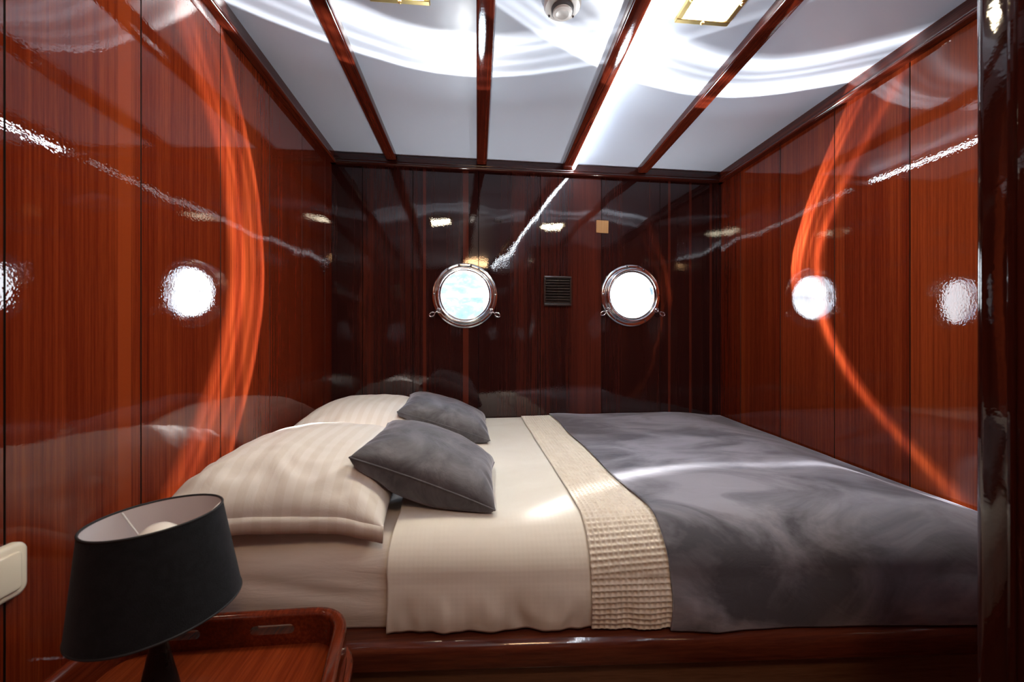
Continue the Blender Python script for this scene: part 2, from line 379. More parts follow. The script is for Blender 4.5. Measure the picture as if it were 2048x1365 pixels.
# ------------------------------------------------------------------ portholes
def porthole(name, s, z, pane_mat, label):
    t = empty(name, None, mw=BMAT @ Matrix.Translation((s, 0, z))); t['kind'] = 'structure'; t['label'] = label
    bm = bmesh.new()
    lathe(bm, [(.141, .03), (.141, .0), (.1665, -.0005), (.1675, -.004), (.1655, -.009), (.161, -.0115), (.149, -.0115), (.1425, -.009), (.141, -.006)], 96, 'Y')
    obj('flange', bm, M['chrome'], t, smooth=True)
    bm = bmesh.new()   # opening frame standing proud of the flange
    lathe(bm, [(.1405, -.004), (.1445, -.006), (.1450, -.024), (.1435, -.034), (.1385, -.038), (.1325, -.036), (.1300, -.031), (.1285, -.020), (.1285, .028), (.1405, .030)], 96, 'Y', closed=True)
    obj('opening_frame', bm, M['chrome'], t, smooth=True)
    bm = bmesh.new(); lathe(bm, [(.1285, -.019), (.1225, -.0215), (.1215, -.024), (.1235, -.026), (.1290, -.028)], 96, 'Y', closed=True); obj('gasket', bm, M['chrome_dark'], t, smooth=True)
    bm = bmesh.new(); lathe(bm, [(0, -.016), (.1284, -.016), (.1284, -.010), (0, -.010)], 64, 'Y'); obj('glass_pane', bm, pane_mat, t)
    # hinge on top
    bm = bmesh.new(); box(bm, -.027, .027, -.034, -.0116, .1462, .1580, .003)
    obj('hinge', bm, M['chrome'], t)
    bm = bmesh.new(); tube(bm, [(-.036, -.030, .1520), (-.0271, -.030, .1520)], .0045, 12); tube(bm, [(.0271, -.030, .1520), (.036, -.030, .1520)], .0045, 12); obj('hinge_pin', bm, M['chrome_dark'], t, smooth=False)
    for d in (123, 63, 178, 2, 236, 300):
        a = math.radians(d); c = (.1555 * math.cos(a), 0, .1555 * math.sin(a))
        bm = bmesh.new(); lathe(bm, [(0, -.0128), (.0024, -.0128), (.0026, -.0118), (.0052, -.0138), (.0062, -.0117)], 16, 'Y', c); obj('screw', bm, M['chrome_dark'], t, smooth=True)
    for sx in (-1, 1):      # swing bolts with wire eyes
        a = math.radians(270 + sx * 59); ca, sa = math.cos(a), math.sin(a); u = Vector((ca, 0, sa)); v = Vector((-sa, 0, ca)); yy = Vector((0, 1, 0))
        bm = bmesh.new()
        R = lambda r, dy=0, w=0: u * r + v * w + yy * dy
        lp = [R(.154 + .010 * math.cos(q), -.034, .0105 * math.sin(q)) for q in [2 * PI * i / 20 for i in range(20)]]; tube(bm, lp, .0030, 8, True)
        bb = obj('swing_bolt', bm, M['chrome'], t, smooth=True)
        bm = bmesh.new(); tube(bm, [R(.150, -.012), R(.150, -.040)], .004, 10); tube(bm, [R(.158, -.034), R(.178, -.034)], .0033, 10)
        lp = [R(.192 + .0145 * math.cos(q), -.034, .0095 * math.sin(q)) for q in [2 * PI * i / 24 for i in range(24)]]; tube(bm, lp, .0028, 8, True)
        obj('eye_handle', bm, M['chrome'], bb, smooth=True)
    return t
def pane(name, tint):
    m = bpy.data.materials.new(name); m.use_nodes = True; nt = m.node_tree; nt.nodes.clear(); L = nt.links.new
    out = N(nt, 'ShaderNodeOutputMaterial'); tr = N(nt, 'ShaderNodeBsdfTransparent', Color=(*tint, 1)); gl = N(nt, 'ShaderNodeBsdfGlossy', Roughness=.02)
    fr = N(nt, 'ShaderNodeFresnel', IOR=1.25); mx = N(nt, 'ShaderNodeMixShader'); L(fr.outputs[0], mx.inputs[0]); L(tr.outputs[0], mx.inputs[1]); L(gl.outputs[0], mx.inputs[2]); L(mx.outputs[0], out.inputs[0]); return m
M['glass'] = pane('porthole glass', (.97, .99, 1.0))
porthole('window_1', *PORT[0], M['glass'], 'left chrome porthole with a rail and hillside seen outside')
porthole('window_2', *PORT[1], M['glass'], 'right chrome porthole, blown out white by the sun')

# ------------------------------------------------------------------ vent, bare wood patch, light switch
def onback(px, py): h = hit(px, py, BL, BN); return (h - BL).dot(BE), h.z
s0, z1 = onback(1087, 553); s1, z0 = onback(1142, 613)
t = empty('air_vent', None, mw=BMAT @ Matrix.Translation(((s0 + s1) / 2, 0, (z0 + z1) / 2))); a, b = (s1 - s0) / 2, (z1 - z0) / 2
bm = bmesh.new(); w = .013
for s in (-1, 1):
    box(bm, -a, a, -.016, -.0005, min(s * b, s * (b - w)), max(s * b, s * (b - w)), .004); box(bm, min(s * a, s * (a - w * .7)), max(s * a, s * (a - w * .7)), -.0158, -.0005, -b + w, b - w, .003)
obj('frame', bm, M['vent'], t)
bm = bmesh.new(); box(bm, -a + .009, a - .009, -.003, -.001, -b + .012, b - .012); obj('backing', bm, M['vent_in'], t)
n = 9
for i in range(n):
    zz = -b + w + (2 * b - 2 * w) * (i + .5) / n
    bm = bmesh.new(); box(bm, -a + .0095, a - .0095, -.0068, .0068, -.0013, .0013, .0008, 1, Matrix.Translation((0, -.010, zz)) @ Matrix.Rotation(math.radians(38), 4, 'X')); obj('slat', bm, M['vent'], t)
bm = bmesh.new(); box(bm, -.0018, .0018, -.0162, -.0135, -b + w, b - w, .0006, 1); obj('centre_bar', bm, M['vent'], t)
tag(t, 'small square dark brown louvred air vent between the two portholes', 'air vent')
s0, z1 = onback(1192.5, 441); s1, z0 = onback(1216.5, 467)
bm = bmesh.new(); box(bm, (s0 - s1) / 2, (s1 - s0) / 2, -.003, -.0003, (z0 - z1) / 2, (z1 - z0) / 2, .0006, 1)
o = obj('wood_block', bm, M['tan'], None, BMAT @ Matrix.Translation(((s0 + s1) / 2, 0, (z0 + z1) / 2)) @ Matrix.Rotation(.02, 4, 'Y')); tag(o, 'small square tan bare wood patch on the back wall above the right porthole', 'wood patch')
t = empty('light_switch', None, mw=Matrix.Translation((XL, .649, .805)) @ Matrix(((0, -1, 0, 0), (1, 0, 0, 0), (0, 0, 1, 0), (0, 0, 0, 1))))
def plate(bm, w, h, y0, y1, r, e):
    rings = []
    for dy, ins in ((y0, 0), (y1 + e * .9, 0), (y1 + e * .35, e * .3), (y1, e)):
        rings.append([bm.verts.new((x, dy, z)) for x, z in rrect(-w / 2 + ins, w / 2 - ins, -h / 2 + ins, h / 2 - ins, (r - ins * .5,) * 4, 7)])
    for a, b in zip(rings[:-1], rings[1:]):
        for k in range(len(a)): bm.faces.new((a[k], a[(k + 1) % len(a)], b[(k + 1) % len(a)], b[k]))
    bm.faces.new(rings[0]); bm.faces.new(rings[-1])
bm = bmesh.new(); plate(bm, .084, .082, -.0005, -.0125, .015, .005); obj('cover_plate', bm, M['cream'], t, auto=.7)
bm = bmesh.new(); plate(bm, .058, .058, -.0120, -.0165, .006, .002); obj('rocker', bm, M['cream'], t, auto=.7)
tag(t, 'cream light switch on the left wall beside the lamp', 'light switch')

# ------------------------------------------------------------------ bunk
RZ = .556
t = empty('bed_frame', (.3, .85, 0)); tl = t.location
xa, xb = XL + .002, XR - .002
bm = bmesh.new(); prof = rrect(-.014, .060, RZ - .052, RZ, (.004, 0, 0, .022), 6)
prof = [(-s, z) for s, z in prof]   # side < 0 is toward the camera when travelling +x ... left of travel is +y
prof = [(-s, z) for s, z in prof]
sweep(bm, prof, [(xa, yrail(xa) + .014), (xb, yrail(xb) + .014)]); bmesh.ops.translate(bm, vec=-tl, verts=bm.verts); obj('front_rail', bm, M['bunk'], t, auto=.6)
bm = bmesh.new(); sweep(bm, rrect(.022, .045, .0, RZ - .0525, (0, 0, 0, 0)), [(xa, yrail(xa)), (xb, yrail(xb))]); bmesh.ops.translate(bm, vec=-tl, verts=bm.verts); obj('front_panel', bm, M['wood_panel'], t)
bm = bmesh.new()
v = [bm.verts.new((x, y, z)) for z in (RZ - .05, RZ - .002) for x, y in ((xa, yrail(xa) + .076), (xb, yrail(xb) + .076), (xb, yback(xb) - .003), (xa, yback(xa) - .003))]
for f in ((0, 1, 2, 3), (4, 5, 6, 7), (0, 1, 5, 4), (1, 2, 6, 5), (2, 3, 7, 6), (3, 0, 4, 7)): bm.faces.new([v[i] for i in f])
bmesh.ops.translate(bm, vec=-tl, verts=bm.verts); obj('platform', bm, M['wood_x'], t)
tag(t, 'built-in mahogany bunk with rounded front rail under the mattress', 'bed')

MT = .737      # mattress top
def yfront(x): return yrail(x) + .048
def foot(x, y):
    return (.028 + .060 * (2.05 - y) / 1.2) * smoothstep(1.02, 1.36, x) ** 1.3
def drape(name, mm, x0, x1, nx, off, zt, zb, r=.06, ntop=60, narc=10, nfront=22, closed=False, wr=None, edge=None, yend=.010, thick=.0):
    bm = bmesh.new(); rows = []
    for i in range(nx + 1):
        x = x0 + (x1 - x0) * i / nx; row = []
        yf = yfront(x) - off; ybk = yback(x) - yend
        pts = []
        for k in range(ntop): pts.append((ybk + (yf + r - ybk) * k / ntop, zt, 0, 1))
        for k in range(narc):
            a = .5 * PI * k / narc; pts.append((yf + r - r * math.sin(a), zt - r + r * math.cos(a), -math.sin(a), math.cos(a)))
        for k in range(nfront + 1): pts.append((yf - .006 * math.sin(PI * k / nfront), zt - r + (zb - zt + r) * k / nfront, -1, 0))
        for k, (y, z, ny, nzz) in enumerate(pts):
            lim = max(0, min(1, (z - zb) / .12)); z -= foot(x, y) * lim if zt > .7 else 0
            d = wr(x, y, z, ny, nzz) if wr else 0
            xx = x + (edge(i / nx, y, z) if edge else 0)
            row.append(bm.verts.new((xx, y + ny * d, z + nzz * d)))
        if closed:
            row.append(bm.verts.new((x, ybk, zb)))
        rows.append(row)
    n = len(rows[0])
    for a, b in zip(rows[:-1], rows[1:]):
        for k in range(n - 1): bm.faces.new((a[k], a[k + 1], b[k + 1], b[k]))
        if closed: bm.faces.new((a[n - 1], a[0], b[0], b[n - 1]))
    if closed: bm.faces.new(rows[0]); bm.faces.new(rows[-1])
    o = obj(name, bm, mm, smooth=True)
    if thick:
        md = o.modifiers.new('thickness', 'SOLIDIFY'); md.thickness = thick; md.offset = -1
    return o
def wr_fit(x, y, z, ny, nzz):
    f = -ny
    return .004 * nz(x * 3, y * 4, z * 5) * (1 - f * .3) + f * (.006 * nz(x * 2.2 + 4, z * 16 + x * 3) + .003 * nz(x * 5, z * 40 + x * 4, 3))
o = drape('mattress', M['fitted'], XL + .006, XR - .008, 120, 0, MT, RZ + .002, .075, closed=True, wr=wr_fit, yend=.022)
tag(o, 'mattress in a cream fitted sheet on the mahogany bunk', 'mattress')
def wr_sheet(x, y, z, ny, nzz):
    f = -ny; low = smoothstep(.66, .58, z) * f
    return .004 * nz(x * 2.5 + 7, y * 3, z * 3) + f * .008 * nz(x * 3.0 + z * 5, z * 4, 2) + low * (.010 * nz(x * 15, z * 6, 5) + .004 * nz(x * 40, z * 20, 8)) + .0035
o = drape('top_sheet', M['sheet'], -.178, .40, 150, .016, MT + .024, RZ + .006, .098, wr=wr_sheet, edge=lambda t, y, z: (1 - t) ** 6 * (.012 * nz(y * 6, z * 9, 1)), thick=.0025)
tag(o, 'white top sheet draped over the bed beside the pillows', 'sheet')
# waffle border: real cells
CELL = .0115
def wr_waf(x, y, z, ny, nzz):
    s = (y if nzz > .7 else 0) - (z if nzz < .7 else 0)
    if .05 < nzz < .95: s = math.atan2(-ny, nzz) * -.098 + yfront(x) + .098
    a = abs(math.sin(PI * x / CELL)); b = abs(math.sin(PI * s / CELL))
    return wr_sheet(x, y, z, ny, nzz) * 1.0 + .0062 - .0052 * (a * b) ** 1.1
o = drape('waffle_blanket', M['waffle'], .238, .425, 98, .018, MT + .026, RZ + .006, .098, ntop=640, narc=72, nfront=100, wr=wr_waf, edge=lambda t, y, z: .004 * nz(y * 5, z * 5, 4), thick=.002)
tag(o, 'cream waffle blanket strip showing between the white sheet and grey coverlet', 'blanket')
def wr_cov(x, y, z, ny, nzz):
    f = -ny
    d = .005 * nz(x * 2.2, y * 2.6, 3) + .0025 * nz(x * 7 + y * 4, y * 3, 6) + .0105
    d = (wr_sheet(x, y, z, ny, nzz) + .0100) * (1 - smoothstep(.44, .60, x)) + d * smoothstep(.44, .60, x)
    d += smoothstep(.44, .60, x) * f * (.010 * nz(x * 3.2 + z * 4, z * 3, 9) + .005 * nz(x * 9 + z * 8, z * 3, 12) * smoothstep(.72, .58, z))
    return d
o = drape('coverlet', M['velvet'], .392, XR - .014, 190, .022, MT + .030, RZ + .004, .098, ntop=90, nfront=34, narc=14, wr=wr_cov, edge=lambda t, y, z: (1 - t) ** 8 * (.010 * nz(y * 4, z * 4, 2) + .010 * smoothstep(.84, .76, y)), thick=.004)
tag(o, 'grey velvet coverlet spread over the foot half of the bed', 'coverlet')

# ------------------------------------------------------------------ pillows
def pad(W, H, T, Tb, nu=64, pinch=.07, q=.5, p=2.4, seed=0, wrinkle=.004, shape=None, fold=0):
    """closed cushion in local coords, centred; returns bm and rim points"""
    bm = bmesh.new(); top = {}; bot = {}; rim = []
    def uv(i): s = -1 + 2 * i / nu; return math.copysign(abs(math.sin(s * PI / 2)) ** .9, s)
    for i in range(nu + 1):
        for j in range(nu + 1):
            u, v = uv(i), uv(j)
            x = W / 2 * u * (1 - pinch * (1 - v * v) * u * u); y = H / 2 * v * (1 - pinch * (1 - u * u) * v * v)
            e = max(0, (1 - abs(u) ** p)) ** q * max(0, (1 - abs(v) ** p)) ** q
            er = min(1 - abs(u), 1 - abs(v))
            wv = wrinkle * (nz(x * 9 + seed, y * 9, seed) + .5 * nz(x * 22 + seed, y * 22, seed)) * min(1, er * 5)
            pu = wrinkle * 1.3 * nz(math.atan2(v, u) * 7 + seed, seed) * smoothstep(.55, .95, max(abs(u), abs(v))) * min(1, er * 14)
            if fold: wv += fold * smoothstep(-.25, -.8, v) * nz(x * 8 + 3 * nz(x * 5, y * 9, seed), y * 34 + 5 * nz(x * 6, y * 3, seed + 2), seed) * min(1, er * 7)
            zt = T * e + wv + pu; zb = -Tb * e
            z0 = shape(x, y) if shape else 0
            edge = i in (0, nu) or j in (0, nu)
            top[i, j] = bm.verts.new((x, y, z0 + (zt if not edge else 0)))
            bot[i, j] = top[i, j] if edge else bm.verts.new((x, y, z0 + zb))
    for i in range(nu):
        for j in range(nu):
            bm.faces.new((top[i, j], top[i + 1, j], top[i + 1, j + 1], top[i, j + 1]))
            f = (bot[i, j], bot[i, j + 1], bot[i + 1, j + 1], bot[i + 1, j])
            if len(set(f)) == 4: 
                try: bm.faces.new(f)
                except ValueError: pass
    ring = [(i, 0) for i in range(nu)] + [(nu, j) for j in range(nu)] + [(i, nu) for i in range(nu, 0, -1)] + [(0, j) for j in range(nu, 0, -1)]
    rim = [top[k] for k in ring]
    return bm, rim
from mathutils.bvhtree import BVHTree
def rest_on(bm, Mx, names, gap=.005):
    """push the underside of a soft thing up onto what it lies on"""
    trees = []
    for nme in names:
        o = bpy.data.objects[nme]
        trees.append(BVHTree.FromPolygons([o.matrix_basis @ v.co for v in o.data.vertices], [tuple(p.vertices) for p in o.data.polygons]))
    inv = Mx.inverted()
    for v in bm.verts:
        w = Mx @ v.co; best = None
        for t in trees:
            for ox, oy in ((0, 0), (.006, 0), (-.006, 0), (0, .006), (0, -.006)):
                h = t.ray_cast(Vector((w.x + ox, w.y + oy, 1.5)), Vector((0, 0, -1)))[0]
                if h is not None and (best is None or h.z > best): best = h.z
        if best is not None and w.z < best + gap: w.z = best + gap; v.co = inv @ w
def pillow(cx, cy, W, H, T, Tb, seed, label, rot=0, tilt=0, z0=0, hem=True, sh=None):
    bm, rim = pad(W, H, T, Tb, 96, .05, .42, 2.6, seed, .006, sh, .012 if hem else 0)
    Mx = Matrix.Translation((cx, cy, z0)) @ Matrix.Rotation(rot, 4, 'Z') @ Matrix.Rotation(tilt, 4, 'Y')
    rest_on(bm, Mx, ['mattress', 'top_sheet'], .004)
    rim = [v.co.copy() for v in rim]
    o = obj('pillow', bm, M['pillow'], None, Mx, smooth=True)
    if hem:
        b2 = bmesh.new(); n = 60; rows = []
        front = rim[:97]
        for k, r in enumerate(front):
            uu = k / 96
            rows.append([b2.verts.new(r + Vector((0, d[0], d[1])) + Vector((0, .003 * nz(k * .2, d[1] * 60, seed), .0015 * nz(k * .13, 3, seed)))) for d in ((.008, .004), (-.001, .003), (-.0025, -.010), (-.002, -.031), (.004, -.032), (.008, -.006))])
        for a, b in zip(rows[:-1], rows[1:]):
            for k in range(6): b2.faces.new((a[k], a[(k + 1) % 6], b[(k + 1) % 6], b[k]))
        b2.faces.new(rows[0]); b2.faces.new(rows[-1])
        obj('pillowcase_hem', b2, M['pillow'], o, smooth=True)
    return tag(o, label, 'pillow', 'white striped pillows at the head of the bed')
def sh1(x, y):   # sags over the front edge of the mattress
    return -.012 * smoothstep(-.15, -.31, y) * 1.0 - .02 * smoothstep(.12, .26, abs(x)) + .0
pillow(-.430, 1.135, .465, .585, .108, .030, 1.3, 'white striped pillow at the front, behind the table lamp', 0.03, .03, MT + .066, True, sh1)
pillow(-.437, 1.735, .51, .58, .130, .030, 5.1, 'white striped pillow at the back, in the corner below the left porthole', -.02, .03, MT + .056, False, lambda x, y: -.02 * smoothstep(.14, .26, abs(x)))
def cushion(c, rot, ty, tx, W, H, T, seed, label):
    bm, rim = pad(W, H, T, T * 1.25, 56, .075, .40, 2.4, seed, .006)
    Mx = Matrix.Translation(c) @ Matrix.Rotation(rot, 4, 'Z') @ Matrix.Rotation(ty, 4, 'Y') @ Matrix.Rotation(tx, 4, 'X')
    rest_on(bm, Mx, ['top_sheet'] + sorted(o.name for o in bpy.data.objects if o.name.startswith('pillow') and o.get('category') == 'pillow'))
    rim = [v.co.copy() for v in rim]
    o = obj('cushion', bm, M['cushion'], None, Mx, smooth=True)
    b2 = bmesh.new(); tube(b2, rim, .0024, 6, True); obj('piping', b2, M['cushion'], o, smooth=True)
    return tag(o, label, 'cushion', 'grey velvet scatter cushions')
cushion((-.108, 1.066, .842), -.03, .37, .03, .342, .33, .068, 2.2, 'grey velvet cushion leaning on the front white pillow')
cushion((-.118, 1.685, .848), .04, .33, .06, .362, .34, .066, 8.4, 'grey velvet cushion leaning on the back white pillow, near the wall')

# ------------------------------------------------------------------ bedside table
TZ = .593
t = empty('bedside_table', (-.42, .60, 0)); tl = t.location.copy()
yb_ = .775
path = [(-.622, .36), ] + arc_path((-.622, .36), (-.622, yb_), (-.256, yb_), .05) + arc_path((-.622, yb_), (-.256, yb_), (-.184, .36), .05) + [(-.184, .36)]
poly = [(p[0], p[1]) for p in path]
bm = bmesh.new()
a = [bm.verts.new((x, y, TZ - .022)) for x, y in poly]; b = [bm.verts.new((x, y, TZ)) for x, y in poly]
bm.faces.new(a); bm.faces.new(b)
for i in range(len(poly)): bm.faces.new((a[i], a[(i + 1) % len(poly)], b[(i + 1) % len(poly)], b[i]))
bmesh.ops.translate(bm, vec=-tl, verts=bm.verts); obj('tabletop', bm, M['table'], t)
bm = bmesh.new(); sweep(bm, rrect(-.001, .021, TZ - .021, .650, (0, 0, .009, .009), 5), poly)
ob = obj('fiddle_rail', bm, M['rail'], t, Matrix.Identity(4), auto=.6)
def stadium(cx, cy, cz, w, h, ang, depth=.09):
    bm = bmesh.new(); pts = []
    for i in range(9): q = -PI / 2 + PI * i / 8; pts.append((w / 2 - h / 2 + h / 2 * math.cos(q), h / 2 * math.sin(q)))
    for i in range(9): q = PI / 2 + PI * i / 8; pts.append((-w / 2 + h / 2 + h / 2 * math.cos(q), h / 2 * math.sin(q)))
    R = Matrix.Translation((cx, cy, cz)) @ Matrix.Rotation(ang, 4, 'Z')
    A = [bm.verts.new(R @ Vector((x, -depth / 2, z))) for x, z in pts]; Bv = [bm.verts.new(R @ Vector((x, depth / 2, z))) for x, z in pts]
    bm.faces.new(A); bm.faces.new(Bv)
    for i in range(len(pts)): bm.faces.new((A[i], A[(i + 1) % len(pts)], Bv[(i + 1) % len(pts)], Bv[i]))
    return bm
ob.parent = None
cut(ob, [stadium(-.372, yb_ + .01, .622, .078, .017, 0), stadium(-.535, yb_ + .01, .622, .078, .017, 0), stadium(-.198, .53, .622, .078, .020, math.atan2(.415, -.07))])
ob.parent = t; ob.matrix_basis = Matrix.Translation(-tl)
bm = bmesh.new(); sweep(bm, rrect(.0215, .032, TZ - .040, TZ - .012, (.005, .007, .007, 0), 4), poly); sweep(bm, rrect(-.02, .0212, TZ - .040, TZ - .0222, (0, 0, 0, 0)), poly)
bmesh.ops.translate(bm, vec=-tl, verts=bm.verts); obj('edge_moulding', bm, M['rail'], t, auto=.6)
bm = bmesh.new(); box(bm, -.600, -.245, .38, .755, .0, TZ - .0405, .004); bmesh.ops.translate(bm, vec=-tl, verts=bm.verts); obj('cabinet_body', bm, M['rail'], t)
tag(t, 'mahogany bedside table with raised rail and slotted handles, under the lamp', 'bedside table')

# ------------------------------------------------------------------ table lamp
LX, LYY = -.4627, .633
t = empty('table_lamp', (LX, LYY, TZ))
zt, zb = .897 - TZ, .761 - TZ; r1, r2 = .080, .098
bm = bmesh.new(); lathe(bm, [(r1, zt), (r2, zb)], 96); o = obj('lamp_shade', bm, M['shade'], t, smooth=True)
o.matrix_basis = Matrix.Translation((0, 0, (zt + zb) / 2)) @ Matrix.Rotation(-.055, 4, 'Y') @ Matrix.Translation((0, 0, -(zt + zb) / 2))   # sits a little askew
bm = bmesh.new(); lathe(bm, [(r1 - .0016, zt - .001), (r2 - .0016, zb + .001)], 96); obj('lining', bm, M['lining'], o, smooth=True)
for r, z in ((r1, zt), (r2, zb)):
    bm = bmesh.new(); tube(bm, [(r * math.cos(a) - .0007 * math.cos(a), r * math.sin(a) - .0007 * math.sin(a), z) for a in [2 * PI * i / 96 for i in range(96)]], .0017, 8, True); obj('rim', bm, M['black'], o, smooth=True)
bm = bmesh.new(); hz = zt - .036
for a in (2.73, 2.73 + 2 * PI / 3, 2.73 + 4 * PI / 3):
    tube(bm, [(.0785 * math.cos(a), .0785 * math.sin(a), zt - .003), (.020 * math.cos(a), .020 * math.sin(a), hz - .015)], .0012, 6)
tube(bm, [(.020 * math.cos(a), .020 * math.sin(a), hz - .015) for a in [2 * PI * i / 24 for i in range(24)]], .0013, 6, True)
obj('shade_carrier', bm, M['wire'], o, smooth=True)
bm = bmesh.new(); lathe(bm, [(.0, zt - .012), (.012, zt - .0145), (.022, zt - .022), (.028, zt - .034), (.0295, zt - .043), (.0265, zt - .055), (.018, zt - .067), (.012, zt - .078), (.011, zt - .084), (0, zt - .084)], 40); obj('light_bulb', bm, M['bulb'], t, smooth=True)
bm = bmesh.new(); lathe(bm, [(0, zt - .0842), (.0165, zt - .0842), (.0175, zt - .120), (.012, zt - .126), (.0085, zt - .128), (.0095, .12), (.0155, .09), (.025, .045), (.034, .018), (.040, .008), (.041, .0005), (0, .0005)], 48); obj('lamp_base', bm, M['black_gloss'], t, smooth=True)
tag(t, 'table lamp with a black fabric shade on the bedside table', 'lamp')

# ------------------------------------------------------------------ outside
bm = bmesh.new(); n = 40
g = {}
for i in range(n + 1):
    for j in range(n + 1):
        x = -2.4 + 4.2 * i / n; k = j / n; y = 14 + 9 * k; z = .3 + 5.1 * k + .9 * nz(x * .35, k * 4) + .35 * nz(x * 1.3, k * 9)
        g[i, j] = bm.verts.new((x, y, z))
for i in range(n):
    for j in range(n): bm.faces.new((g[i, j], g[i + 1, j], g[i + 1, j + 1], g[i, j + 1]))
mh, nt, p = mat('hazy hillside'); L = nt.links.new
tc = N(nt, 'ShaderNodeTexCoord'); n1 = N(nt, 'ShaderNodeTexNoise', Scale=1.1, Detail=6.0, Roughness=.7); L(tc.outputs['Object'], n1.inputs['Vector'])
rr = ramp(nt, [(.36, (.026, .042, .046)), (.50, (.044, .060, .062)), (.60, (.11, .11, .11))]); L(n1.outputs['Fac'], rr.inputs['Fac']); L(rr.outputs['Color'], p.inputs['Base Color']); pset(p, Roughness=1.0)
o = obj('hillside', bm, mh, smooth=True); tag(o, 'hazy green hillside seen through the left porthole', 'hillside', kind='structure')
M['white_paint'] = simple('white paint', (.9, .9, .9), .4)
t = empty('guard_rail', (.1, 3.6, 0))
pr = hit(930, 592, (0, 3.6, 0), (0, 1, 0)); pv = hit(974, 592, (0, 3.6, 0), (0, 1, 0))
bm = bmesh.new(); tube(bm, [(-1.4, 0, pr.z), (1.2, 0, pr.z)], .013, 12); obj('bar', bm, M['white_paint'], t)
bm = bmesh.new(); box(bm, pv.x - .1 - .03, pv.x - .1 + .05, -.02, .02, .2, 2.6, .004); obj('post', bm, M['white_paint'], t)
tag(t, 'white rail and post outside the left porthole', 'railing')

# ------------------------------------------------------------------ light
w = bpy.data.worlds.new('sky'); SC.world = w; w.use_nodes = True
bg = w.node_tree.nodes['Background']; nt = w.node_tree; L = nt.links.new
tc = N(nt, 'ShaderNodeTexCoord'); sp = N(nt, 'ShaderNodeSeparateXYZ'); L(tc.outputs['Generated'], sp.inputs[0])
rr = ramp(nt, [(.0, (6, 6.6, 7)), (.47, (3, 3.3, 3.6)), (.52, (4.2, 4.4, 4.6)), (1, (2.6, 3.4, 4.6))])
mr = N(nt, 'ShaderNodeMapRange'); mr.inputs['From Min'].default_value = -1; L(sp.outputs['Z'], mr.inputs['Value']); L(mr.outputs['Result'], rr.inputs['Fac']); L(rr.outputs['Color'], bg.inputs['Color'])
bg.inputs['Strength'].default_value = 3.2
def lamp(name, kind, loc, energy, col=(1, 1, 1), rot=None, look=None, **k):
    l = bpy.data.lights.new(name, kind); l.energy = energy; l.color = col
    for a, v in k.items(): setattr(l, a, v)
    o = bpy.data.objects.new(name, l); COL.objects.link(o); o.location = loc
    if look is not None: o.rotation_euler = (Vector(look) - Vector(loc)).to_track_quat('-Z', 'Y').to_euler()
    return o
lamp('sun', 'SUN', (0, 6, 8), 3.5, (1, .96, .9), look=(.5, 8.5, 4), angle=.01)
lamp('passage_lamp', 'AREA', (.16, -.32, 2.08), 6.5, (1, .58, .27), look=(.16, .1, .9), shape='SQUARE', size=.25)
lamp('added_uplight', 'AREA', (.1, -.55, 1.55), 3.5, (1, .9, .8), look=(.1, -.56, 2.1), shape='SQUARE', size=.25)  # added unseen fill, aimed up to brighten the ceiling; no real fixture
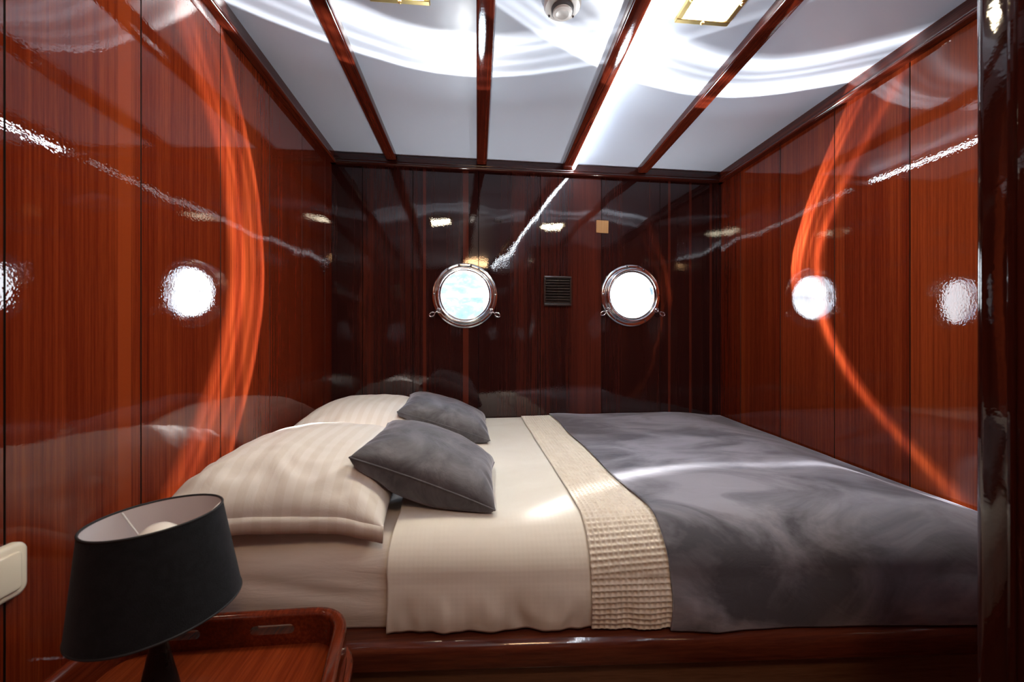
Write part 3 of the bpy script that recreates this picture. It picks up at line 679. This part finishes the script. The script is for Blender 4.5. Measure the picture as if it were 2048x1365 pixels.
# portals for the sky through the two portholes, and the sun's reflection off the polished bores:
# a cylinder lit along one direction throws a cone of light about its own axis
def bore_light(i, s, z, energy, phase):
    P = BMAT @ Vector((s, -.045, z))
    o = lamp('bore_glint', 'POINT', P, energy, (1, .97, .94), shadow_soft_size=.004)
    l = o.data; l.use_nodes = True; nt = l.node_tree; L = nt.links.new; em = nt.nodes['Emission']
    geo = N(nt, 'ShaderNodeNewGeometry'); 
    def dot(vec):
        n = N(nt, 'ShaderNodeVectorMath', operation='DOT_PRODUCT'); L(geo.outputs['Incoming'], n.inputs[0]); n.inputs[1].default_value = vec; return n.outputs['Value']
    def mth(op, a, b=None, c=None):
        n = N(nt, 'ShaderNodeMath', operation=op)
        for k, q in enumerate((a, b, c)):
            if q is None: continue
            if isinstance(q, (int, float)): n.inputs[k].default_value = q
            else: L(q, n.inputs[k])
        return n.outputs[0]
    sg = 1.0
    ax = mth('MULTIPLY', dot(tuple(BN)), sg); ex = mth('MULTIPLY', dot(tuple(BE)), sg); ez = mth('MULTIPLY', dot((0, 0, 1)), sg)
    th = mth('DEGREES', mth('ARCCOSINE', ax)); ph = mth('ARCTAN2', ez, ex)       # ph: 90 deg = up
    cs = N(nt, 'ShaderNodeCombineXYZ'); L(mth('COSINE', ph), cs.inputs[0]); L(mth('SINE', ph), cs.inputs[1]); cs.inputs[2].default_value = phase
    nw = N(nt, 'ShaderNodeTexNoise', Scale=2.2, Detail=2.0); L(cs.outputs[0], nw.inputs['Vector'])
    warp = mth('MULTIPLY', mth('SUBTRACT', nw.outputs['Fac'], .5), 1.6)
    sn, cn = mth('SINE', ph), mth('COSINE', ph)
    clamp = lambda q: mth('MINIMUM', mth('MAXIMUM', q, 0.0), 1.0)
    P1 = [[(40.6, 0), (41.4, .5), (42.2, .9), (42.8, .5), (43.4, 1), (44.2, .4), (45, .28), (45.8, .6), (46.5, .25), (47.4, .25), (48.2, .75), (48.6, .65), (48.9, 0), (50, 0)],
          [(40.6, 0), (41.3, .35), (42.2, .30), (43.0, .12), (43.8, .30), (44.4, .12), (45.3, .25), (46, 1), (46.6, .5), (47.3, 1), (48, .6), (48.5, .9), (48.9, 0), (50, 0)]][i]
    r = ramp(nt, [((a - 30) / 25, (b, b, b)) for a, b in P1]); L(mth('DIVIDE', mth('SUBTRACT', mth('ADD', th, warp), 30.0), 25.0), r.inputs['Fac'])
    # below the axis the bore is partly shaded: only thin edges of the cone are left
    low = mth('POWER', mth('MAXIMUM', mth('MULTIPLY', sn, -1.0), 0.0), 6.0)
    P2 = [(39.4, 0), (40.2, .35), (40.8, 1.0), (41.3, .9), (42.2, .12), (43.2, .0)]
    r2 = ramp(nt, [((a - 30) / 25, (b, b, b)) for a, b in P2]); L(mth('DIVIDE', mth('SUBTRACT', mth('ADD', mth('ADD', th, mth('MULTIPLY', low, 6.0)), warp), 30.0), 25.0), r2.inputs['Fac'])
    if i == 0: mix = mth('MULTIPLY', clamp(mth('MULTIPLY', mth('SUBTRACT', mth('MULTIPLY', sn, -1.0), .2), 5.0)), clamp(mth('MULTIPLY', mth('ADD', cn, .62), 5.0))); k2 = .05
    else: mix = clamp(mth('MULTIPLY', mth('SUBTRACT', mth('MULTIPLY', sn, -1.0), -.30), 2.4)); k2 = 1.5
    na = N(nt, 'ShaderNodeTexNoise', Scale=1.4, Detail=2.0); cs2 = N(nt, 'ShaderNodeVectorMath', operation='ADD'); L(cs.outputs[0], cs2.inputs[0]); cs2.inputs[1].default_value = (0, 0, 7.7); L(cs2.outputs[0], na.inputs['Vector'])
    mod = N(nt, 'ShaderNodeMapRange'); mod.inputs['From Min'].default_value = .3; mod.inputs['From Max'].default_value = .65; mod.inputs['To Min'].default_value = .5; L(na.outputs['Fac'], mod.inputs['Value'])
    side = mth('ADD', 1.0, mth('MULTIPLY', clamp(mth('MULTIPLY', cn, -1.0 if i == 0 else 1.0)), 2.2))
    main = mth('MULTIPLY', mth('MULTIPLY', r.outputs['Color'], mod.outputs['Result']), mth('MULTIPLY', side, mth('SUBTRACT', 1.0, mix)))
    main = mth('ADD', main, mth('MULTIPLY', clamp(mth('MULTIPLY', mth('SUBTRACT', sn, .25), 1.5)), .05))   # soft skylight off the bore
    L(mth('ADD', main, mth('MULTIPLY', mth('MULTIPLY', r2.outputs['Color'], mth('MAXIMUM', mix, .4 * i)), mth('MULTIPLY', k2, mth('SUBTRACT', 1.0, mth('MULTIPLY', low, .72))))), em.inputs['Strength'])
    return o
for i, (s, z) in enumerate(PORT):
    bore_light(i, s, z, (105, 135)[i], (0.0, 3.3)[i])
    po = lamp('porthole_portal', 'AREA', BMAT @ Vector((s, .035, z)), 1, look=BMAT @ Vector((s, -1, z)), shape='DISK', size=.27)
    po.data.cycles.is_portal = True

# ------------------------------------------------------------------ camera
cd = bpy.data.cameras.new('camera'); co = bpy.data.objects.new('camera', cd); COL.objects.link(co)
co.location = CAM; co.rotation_euler = (PI / 2, 0, -YAW)
cd.sensor_width = 36; cd.lens = F / 2048 * 36; cd.shift_y = (HOR - 682.5) / 2048; cd.clip_start = .01
cd.dof.use_dof = True; cd.dof.focus_distance = 1.5; cd.dof.aperture_fstop = 5.0
SC.camera = co
SC.view_settings.view_transform = 'Standard'; SC.view_settings.look = 'None'; SC.view_settings.exposure = 0.36
